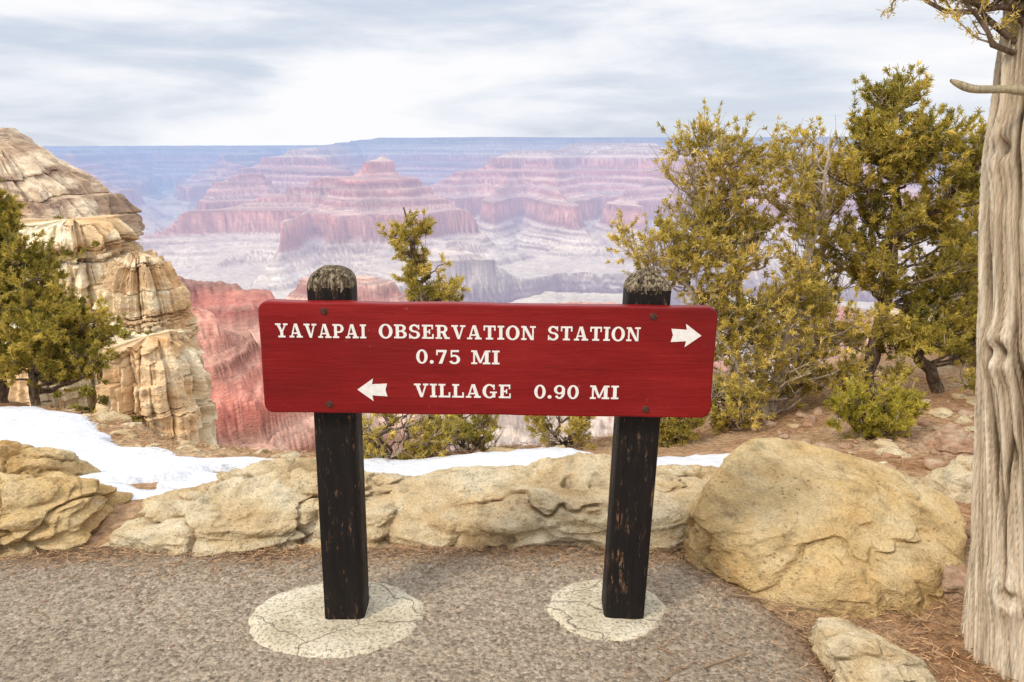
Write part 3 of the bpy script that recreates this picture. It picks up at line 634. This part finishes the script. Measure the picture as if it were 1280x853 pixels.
# ---------------------------------------------------------------- left cliffs
m = NT('cliff_rock', True); v = m.coord((.6, .6, 1.4)); b = m.noise(v, 1.6, 5, .8)
M_cliff = m.fin(m.mix(.7, m.attr(), m.ramp(b, [(.33, .5), (.5, 1.), (.7, 1.2)]), 'MULTIPLY'), .95, m.bump(b, .8, .25))
CREAM = ((.62, .43, .25), (.84, .68, .45), (.92, .81, .60), (.74, .46, .22))
BROWN = ((.36, .25, .18), (.66, .51, .37), (.86, .73, .55), (.58, .38, .24))
def cliff(name, cx, cy, zt, zb, prof, pal, seed, lay=.9, nth=620, nl=520, lobes=.30, topbreak=1.):
    r = np.random.default_rng(seed); th = np.linspace(0, 2*np.pi, nth, endpoint=False)
    z = np.linspace(zt, zb, nl); R0 = np.interp(zt-z, [p[0] for p in prof], [p[1] for p in prof])
    edges = [zt]
    while edges[-1] > zb: edges.append(edges[-1]-lay*r.choice([.22, .3, .4, .8, 1.6, 2.2]))
    edges = np.array(edges[::-1])
    Zg, Tg = np.meshgrid(z, th, indexing='ij'); C = np.cos(Tg); S = np.sin(Tg); Rm = R0.mean()
    zw = Zg+.5*lay*fbm2(C*1.5, S*1.5, 4, seed)
    L = np.searchsorted(edges, zw); Lf = L.astype(float)
    pos = (zw-edges[np.clip(L-1, 0, len(edges)-1)])/lay
    off = r.uniform(-1, 1, len(edges)+2)[L]; tone = r.uniform(-1, 1, len(edges)+2)[L]
    k = Rm/(lay*2.6)
    q = fbm3(C*k+Lf*.37, S*k, Lf*.45, 3, seed+4)*3.2; blk = (np.floor(q)+sm(.42, .58, q-np.floor(q)))/3.2
    k2 = Rm/(lay*.9); q = fbm3(C*k2+Lf*1.7, S*k2, Lf*1.9, 2, seed+6)*2.5; blk2 = (np.floor(q)+sm(.4, .6, q-np.floor(q)))/2.5
    fl = fbm3(C*k*1.3, S*k*1.3, Zg/(lay*14), 3, seed+8); flute = np.clip(1-np.abs(fl)*7, 0, 1)
    joint = np.clip(1-pos/.13, 0, 1)*np.clip(fbm3(C*k*2, S*k*2, Lf, 2, seed+2)*2+.7, 0, 1)
    lob = fbm2(C*1.5+seed, S*1.5+Zg*.04, 4, seed+1); lob2 = 1-np.abs(fbm3(C*2.6, S*2.6, Zg*.05, 3, seed+11))*2
    fine = fbm3(C*Rm/lay*1.5, S*Rm/lay*1.5, Zg/lay*1.5, 5, seed+3, .6)
    RR = R0[:, None]*(1+lobes*lob+.16*lob2-.08)+lay*(.34*off+1.0*blk+.45*blk2+.32*fine-.5*flute-.34*joint)
    RR = np.maximum(RR, .05)
    x = cx+RR*C; y = cy+RR*S
    tilt_ = .9*topbreak*lay*fbm2(x/(Rm*.6), y/(Rm*.6), 3, seed+20); tq = tilt_/(.35*lay); tilt_ = (np.floor(tq)+sm(.4, .6, tq-np.floor(tq)))*.35*lay
    Z3 = Zg+tilt_*np.clip(1-(zt-Zg)/(6*lay), 0, 1)
    a = fbm3(x*.15, y*.15, Zg*.7/lay, 5, seed+30, .65); t = a*1.3+tone*.25
    cc = ramp3(t, [(-.45, pal[0]), (-.1, pal[1]), (.2, pal[2]), (.6, pal[1])])
    big = fbm3(x*.25, y*.25, Zg*.10, 5, seed+31, .65); cc = lerp(cc, np.array(pal[3])*np.ones(3), .6*sm(.05, .35, big))
    cc = cc*(1-.5*joint-.25*flute*sm(.0, .3, big+.2))[..., None]
    V = np.stack([x, y, Z3], -1).reshape(-1, 3)
    V = np.concatenate([V, np.stack([cx+(x[0]-cx)*.02, cy+(y[0]-cy)*.02, Z3[0]*0+Z3[0].mean()+.2*lay], -1)])
    cc = np.concatenate([cc.reshape(-1, 3), cc[0]])
    i = np.arange(nl-1)[:, None]; j = np.arange(nth)[None, :]; j2 = (j+1) % nth
    F = np.stack([i*nth+j, (i+1)*nth+j, (i+1)*nth+j2, i*nth+j2], -1).reshape(-1, 4)
    jj = np.arange(nth); F2 = np.stack([nl*nth+jj, jj, (jj+1) % nth, nl*nth+(jj+1) % nth], -1)
    return mk(name, V, np.concatenate([F, F2]), M_cliff, False, cc)
cliff('rock_cliff', -21.6, 46, -9.4, -34, [(0, 1.8), (1.2, 2.6), (4, 2.8), (12, 3.0), (24, 3.6)], CREAM, 1, lay=.75)
cliff('rock_cliff', -24.4, 52, -4.9, -30, [(0, .8), (.8, 1.5), (2.5, 2.1), (6, 2.6), (10, 3.0), (25, 3.8)], CREAM, 12, lay=.7)
cliff('rock_cliff', -31.0, 56, -3.4, -30, [(0, 2.6), (1, 3.4), (5, 4.0), (25, 5)], CREAM, 3, lay=.9)
cliff('rock_cliff', -28.5, 50, -9.2, -34, [(0, 3.0), (2, 5.0), (8, 6), (25, 7)], CREAM, 4, lay=.9)
cliff('rock_cliff', -52, 80, 2.2, -40, [(0, 2.6), (1.2, 5.0), (2.5, 6.6), (4, 8.6), (8, 11.2), (20, 13), (42, 16)], BROWN, 15, lay=1.35, nth=800, nl=700, lobes=.28, topbreak=1.5)
cliff('rock_cliff', -62, 78, 4.2, -40, [(0, 4), (3, 9), (10, 14), (42, 18)], BROWN, 6, lay=1.3, nth=700, lobes=.25, topbreak=1.5)
cliff('rock_cliff', -41.5, 74, -5.2, -40, [(0, 1.2), (1.2, 2.6), (4, 3.6), (34, 6)], CREAM, 18, lay=.9)
r = np.random.default_rng(77); LP = []; LD = []; LC = []
cands = [(-28.5, 46, -9.6, 4.5, 2.5, 40), (-31, 53, -5.0, 2.5, 2.5, 10), (-46, 74, -5, 3.5, 3, 10), (-26, 45.5, -12, 3, 1.2, 20), (-23.5, 48.5, -9.6, 1.5, 1., 6), (-24.5, 44, -13.5, 2.5, 1, 16)]
for (cx_, cy_, cz_, wx, wy, n) in cands:
    for _ in range(n):
        c = np.array([cx_+r.normal()*wx*.6, cy_+r.normal()*wy*.5, cz_+r.uniform(-.8, .5)]); s = r.uniform(.2, .5); N = 160
        d = nrm(r.normal(size=(N, 3))); LP.append(c+d*s*r.uniform(.3, 1, (N, 1))*[1, 1, .8]); LD.append(nrm(r.normal(size=(N, 3))))
        LC.append(np.array([.28, .24, .06])*r.uniform(.4, 1.6, (N, 1))*r.uniform(.6, 1.4))
V, F = quads(np.concatenate(LP), np.concatenate(LD), .16, .09, r); mk('distant_shrubs', V, F, M_fol, False, np.repeat(np.concatenate(LC), 4, 0))

# ---------------------------------------------------------------- canyon
S_NEAR = [
 ([(-1600, 700, 30), (-900, 900, 0), (-540, 980, -95), (-455, 1000, -150), (-380, 1000, -230), (-300, 990, -350), (-230, 1000, -460), (-100, 1150, -640)], .95),
 ([(-1700, 1300, -20), (-900, 1450, -170), (-640, 1500, -225), (-490, 1530, -280), (-400, 1600, -420), (-200, 1800, -640)], .9),
 ([(-700, 2700, -440), (-470, 2600, -400), (-380, 2550, -480), (50, 2600, -520), (250, 2500, -460), (450, 2450, -470), (620, 2300, -600)], .7),
 ([(1500, 600, -20), (1400, 1500, -180), (1250, 2300, -420), (1100, 2900, -620)], .8),
 ([(2800, 1000, -20), (2700, 2500, -300), (2500, 3500, -600)], .7),
 ([(-2600, 1500, 0), (-2300, 2800, -250), (-1900, 3600, -600)], .7)]
S_FAR = [
 ([(-1175, 7500, -60), (-1500, 7500, -240), (-1850, 7500, -270), (-2300, 7300, -380), (-2900, 7000, -560), (-3500, 6600, -740)], .60),
 ([(-1175, 7500, -60), (-900, 7600, -280), (-600, 7500, -430), (-350, 7200, -660)], .60),
 ([(-1850, 7500, -310), (-1850, 6900, -520), (-1820, 6500, -600), (-1780, 6100, -540), (-1760, 5900, -640)], .8),
 ([(-1175, 7500, -200), (-1000, 6900, -520), (-900, 6400, -700)], .7),
 ([(-3200, 8600, -330), (-2700, 8900, -260), (-2400, 9000, -420)], .6),
 ([(-600, 6300, -700), (-300, 6000, -640), (0, 5900, -760)], .6),
 ([(1800, 6500, -560), (1500, 6200, -620), (1350, 5900, -760)], .6),
 ([(-3000, 16000, 150), (-2900, 12500, 40), (-2950, 11000, -10), (-2200, 10300, -200), (-1500, 9500, -400)], .5),
 ([(1000, 16000, 180), (1100, 11800, 80), (500, 10200, -30), (0, 9800, -60), (-500, 9500, -230), (-700, 8800, -560)], .5),
 ([(1100, 11800, 80), (1900, 10200, 60), (2500, 9300, -160), (2700, 8000, -500)], .5),
 ([(500, 10200, -50), (600, 9100, -300), (700, 8100, -480), (750, 7300, -700)], .6),
 ([(1900, 10200, 0), (1500, 8800, -330), (1350, 7800, -540), (1250, 7000, -740)], .6),
 ([(100, 9800, -90), (-100, 8600, -460), (0, 7800, -660)], .65),
 ([(4500, 16000, 150), (4400, 10500, 20), (4000, 8800, -280), (3700, 7300, -600)], .5),
 ([(8500, 16000, 150), (7500, 10500, 30), (6500, 8500, -300), (5700, 7000, -620)], .5),
 ([(-8500, 18000, 60), (-7500, 13500, -60), (-6000, 11000, -270), (-4800, 9300, -500), (-4200, 8200, -720)], .45),
 ([(-11000, 12000, 0), (-9000, 10000, -250), (-7000, 8000, -600)], .45),
 ([(-5000, 17500, 40), (-4800, 14000, -90), (-4300, 12000, -330)], .45)]
TX = np.array([-1500, -1000, -960, -930, -700, -640, -600, -500, -470, -440, -400, -370, -330, -300, -200, -165, -150, -110, -80, -50, -15, 0, 120, 170, 400])
TY = np.array([-1500, -990, -965, -945, -760, -715, -540, -500, -475, -415, -405, -345, -335, -270, -240, -210, -105, -95, -85, -20, -8, 0, 120, 190, 260])
def canyon(x, y):
    def fam(x, y, spines, sc, am, base, gk, oc):
        wx = x+am*fbm2(x/sc, y/sc, oc, 101, .42); wy = y+am*fbm2(x/sc+40, y/sc, oc, 102, .42)
        gul = np.abs(fbm2(x/(sc*.6), y/(sc*.6), 3, 105, .4)); h = base
        for pts, k in spines:
            P = np.array(pts, float)
            for a, b in zip(P[:-1], P[1:]):
                ab = b[:2]-a[:2]; t = np.clip(((wx-a[0])*ab[0]+(wy-a[1])*ab[1])/(ab@ab), 0, 1)
                d = np.hypot(wx-a[0]-t*ab[0], wy-a[1]-t*ab[1]); zs = a[2]+t*(b[2]-a[2])
                dd = d*(1+gk*gul); h = np.maximum(h, zs-k*dd)
        return h
    floor = -965+35*fbm2(x/700, y/700, 5, 7)
    ys = y+120*fbm2(x/350, y/350, 4, 9)*np.clip(y/500, .05, 1)
    south = np.interp(ys, [0, 40, 100, 300, 800, 1500, 2500, 3500], [-12, -40, -110, -300, -520, -760, -930, -960])+np.clip(y/1500, 0, 1)*60*fbm2(x/200, y/200, 5, 14)
    h = np.maximum(floor, south)
    h = fam(x, y, S_NEAR, 140., 26., h, .35, 4)
    far = fam(x, y, S_FAR, 1150., 430., np.full_like(x, -2000.), 1.1, 4)
    yr = y+1300*fbm2(x/2600, y/5000, 4, 55); rimd = np.interp(x, [-16000, -6000, -3000, 0, 9000], [18500, 18500, 16500, 15000, 14500])
    top = np.interp(x, [-16000, -4000, -2500, 9000], [30, 60, 170, 200])
    rim = top-.4*np.maximum(0, rimd-yr); rim = np.minimum(rim, top)
    h = np.maximum(h, np.maximum(far, rim))
    h = h+np.where(y > 3000, 9., 18.)*fbm2(x/220, y/220, 4, 61)*np.clip(y/1500, .1, 1)
    nearm = np.clip(1.5-y/3000, 0, 1)*np.clip(y/300, 0, 1)
    h = h+nearm*(11*fbm2(x/60, y/60, 4, 63, .5))
    ht = np.interp(h, TX, TY); h = ht+(h-ht)*.7*nearm
    h = h+6*np.sin(h/7.2)*np.clip((h+900)/200, 0, 1)+nearm*2.7*np.sin(h/2.2+1.2*fbm2(x/120, y/120, 2, 66))
    h = h+nearm*3.5*fbm2(x/14, y/14, 3, 67, .6)
    gy = 5300+600*np.sin(x/1100.+.6)+350*fbm2(x/500, y/500, 4, 71)
    dg = np.abs(y-gy); h = np.where(h < -800, h-380*np.clip(1-dg/420, 0, 1)**.8, h)
    gx = 300+.25*(y-2500)+250*fbm2(y/500, x/500, 4, 72); dgx = np.abs(x-gx)
    h = np.where((h < -700) & (y > 2800) & (y < 7500), h-220*np.clip(1-dgx/220, 0, 1), h)
    return h
ST = [(-1400, (.10, .08, .08)), (-1060, (.16, .13, .12)), (-990, (.38, .34, .27)), (-900, (.58, .52, .41)), (-740, (.50, .42, .34)), (-715, (.36, .18, .14)), (-620, (.54, .28, .20)), (-545, (.38, .16, .12)), (-500, (.70, .50, .38)), (-470, (.40, .17, .13)),
      (-410, (.60, .38, .29)), (-380, (.36, .13, .10)), (-335, (.60, .36, .27)), (-300, (.38, .13, .10)), (-235, (.58, .29, .22)), (-130, (.42, .14, .10)), (-95, (.74, .60, .46)), (-60, (.46, .35, .26)), (0, (.58, .49, .38)), (90, (.32, .28, .2)), (250, (.14, .15, .11))]
m = NT('canyon_strata', True)
blot = m.noise(m.coord((.02, .02, .05)), 1., 5, .8)
col = m.mix(.65, m.attr(), m.ramp(blot, [(.3, .5), (.5, 1.), (.7, 1.35)]), 'MULTIPLY')
M_can = m.fin(col, 1., m.bump(blot, 1., 10.)); m.haze()  # strata colour with painted distance haze mixed over it
def wedge(name, r0, r1, nr, na):
    rr = np.geomspace(r0, r1, nr); aa = np.radians(np.linspace(-48, 48, na)); Rg, Ag = np.meshgrid(rr, aa, indexing='ij')
    x = Rg*np.sin(Ag); y = Rg*np.cos(Ag); z = canyon(x, y)
    P = np.stack([x, y, z], -1); n = nrm(np.cross(np.gradient(P, axis=1), np.gradient(P, axis=0))); nzz = np.abs(n[..., 2])
    zw = z+18*fbm2(x/1200, y/1200, 3, 81); cc = ramp3(zw, ST)
    cc = cc*np.interp(fbm3(x*.0005, y*.0005, z*.05, 4, 82, .65), [-.5, 0, .4], [.4, 1, 1.55])[..., None]
    cc = cc*np.interp(fbm3(x*.003, y*.003, z*.22, 3, 83, .7), [-.5, 0, .4], [.55, 1, 1.4])[..., None]
    low = sm(-800, -600, zw); tal = lerp(np.array([.62, .57, .46])*np.ones(cc.shape), .5*cc+.5*np.array([.64, .50, .40]), low)
    nearf = np.clip(1.2-y/2500, 0, 1)
    cc = lerp(cc, tal, sm(.70, .92, nzz)*(.8-.5*nearf))
    cc = lerp(cc, np.array([.42, .27, .22])*(.7+.6*fbm2(x/60, y/60, 4, 88)[..., None]), .6*np.clip(1.6-y/2000, 0, 1)*sm(-480, -620, zw))
    cc = cc*(1+.25*fbm2(x/300, y/300, 5, 84, .65))[..., None]
    cc = np.clip(cc, .01, .9)
    return mk(name, P.reshape(-1, 3), gridF(nr, na)[:, ::-1], M_can, True, cc.reshape(-1, 3))
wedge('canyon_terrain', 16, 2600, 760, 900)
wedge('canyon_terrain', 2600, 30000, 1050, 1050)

# ---------------------------------------------------------------- sky, sun, camera
SUN_EL, SUN_AZ = math.radians(44), math.radians(228)   # azimuth clockwise from +Y
w = bpy.data.worlds.new('World'); scene.world = w; w.use_nodes = True; t = w.node_tree; t.nodes.clear()
def N(ty): return t.nodes.new(ty)
sky = N('ShaderNodeTexSky'); sky.sky_type = 'NISHITA'; sky.sun_disc = False; sky.sun_elevation = SUN_EL; sky.sun_rotation = SUN_AZ
b1 = N('ShaderNodeBackground'); b1.inputs[1].default_value = .12; t.links.new(sky.outputs[0], b1.inputs[0])
tc = N('ShaderNodeTexCoord'); mp = N('ShaderNodeMapping'); mp.inputs['Scale'].default_value = (1.7, 1.7, 8); mp.inputs['Rotation'].default_value = (0, .05, 0); mp.inputs['Location'].default_value = (7.3, 1.4, .3)
t.links.new(tc.outputs['Generated'], mp.inputs[0])
n1 = N('ShaderNodeTexNoise'); n1.inputs['Scale'].default_value = 2.1; n1.inputs['Detail'].default_value = 8; n1.inputs['Roughness'].default_value = .55; n1.inputs['Distortion'].default_value = .25
t.links.new(mp.outputs[0], n1.inputs['Vector'])
rp = N('ShaderNodeValToRGB'); e = rp.color_ramp.elements; e.new(.5); e.new(.6)
for el, (p, c) in zip(e, [(.32, (.66, .72, .84)), (.42, (.78, .82, .90)), (.50, (.89, .91, .96)), (.58, (.98, .98, 1.))]): el.position = p; el.color = (*c, 1)
t.links.new(n1.outputs['Fac'], rp.inputs[0])
sp = N('ShaderNodeSeparateXYZ'); t.links.new(tc.outputs['Generated'], sp.inputs[0])
ms = N('ShaderNodeMapRange'); ms.inputs[1].default_value = .22; ms.inputs[2].default_value = 1.; ms.inputs[3].default_value = 1.; ms.inputs[4].default_value = 1.75; t.links.new(sp.outputs['Z'], ms.inputs[0])
b2 = N('ShaderNodeBackground'); t.links.new(ms.outputs[0], b2.inputs[1]); t.links.new(rp.outputs[0], b2.inputs[0])
mr = N('ShaderNodeMapRange'); mr.inputs[1].default_value = .34; mr.inputs[2].default_value = .46; mr.inputs[3].default_value = .88; mr.inputs[4].default_value = 1.; t.links.new(n1.outputs['Fac'], mr.inputs[0])
mx = N('ShaderNodeMixShader'); t.links.new(mr.outputs[0], mx.inputs[0]); t.links.new(b1.outputs[0], mx.inputs[1]); t.links.new(b2.outputs[0], mx.inputs[2])
wo = N('ShaderNodeOutputWorld'); t.links.new(mx.outputs[0], wo.inputs[0])
sl = bpy.data.lights.new('sun', 'SUN'); sl.energy = 2.4; sl.angle = math.radians(12); sl.color = (1, .90, .74)
so = bpy.data.objects.new('sun', sl); COL.objects.link(so)
d = Vector((math.sin(SUN_AZ)*math.cos(SUN_EL), math.cos(SUN_AZ)*math.cos(SUN_EL), math.sin(SUN_EL)))
so.rotation_euler = d.to_track_quat('Z', 'Y').to_euler(); so.location = (0, -5, 10)
cam = bpy.data.cameras.new('camera'); cam.lens = 28; cam.sensor_width = 36; cam.clip_end = 80000; cam.clip_start = .05
co = bpy.data.objects.new('camera', cam); COL.objects.link(co); co.location = (0, 0, 1.6); co.rotation_euler = (math.radians(90-13.6), 0, 0)
scene.camera = co
scene.view_settings.view_transform = 'Standard'; scene.view_settings.look = 'None'; scene.view_settings.exposure = 0
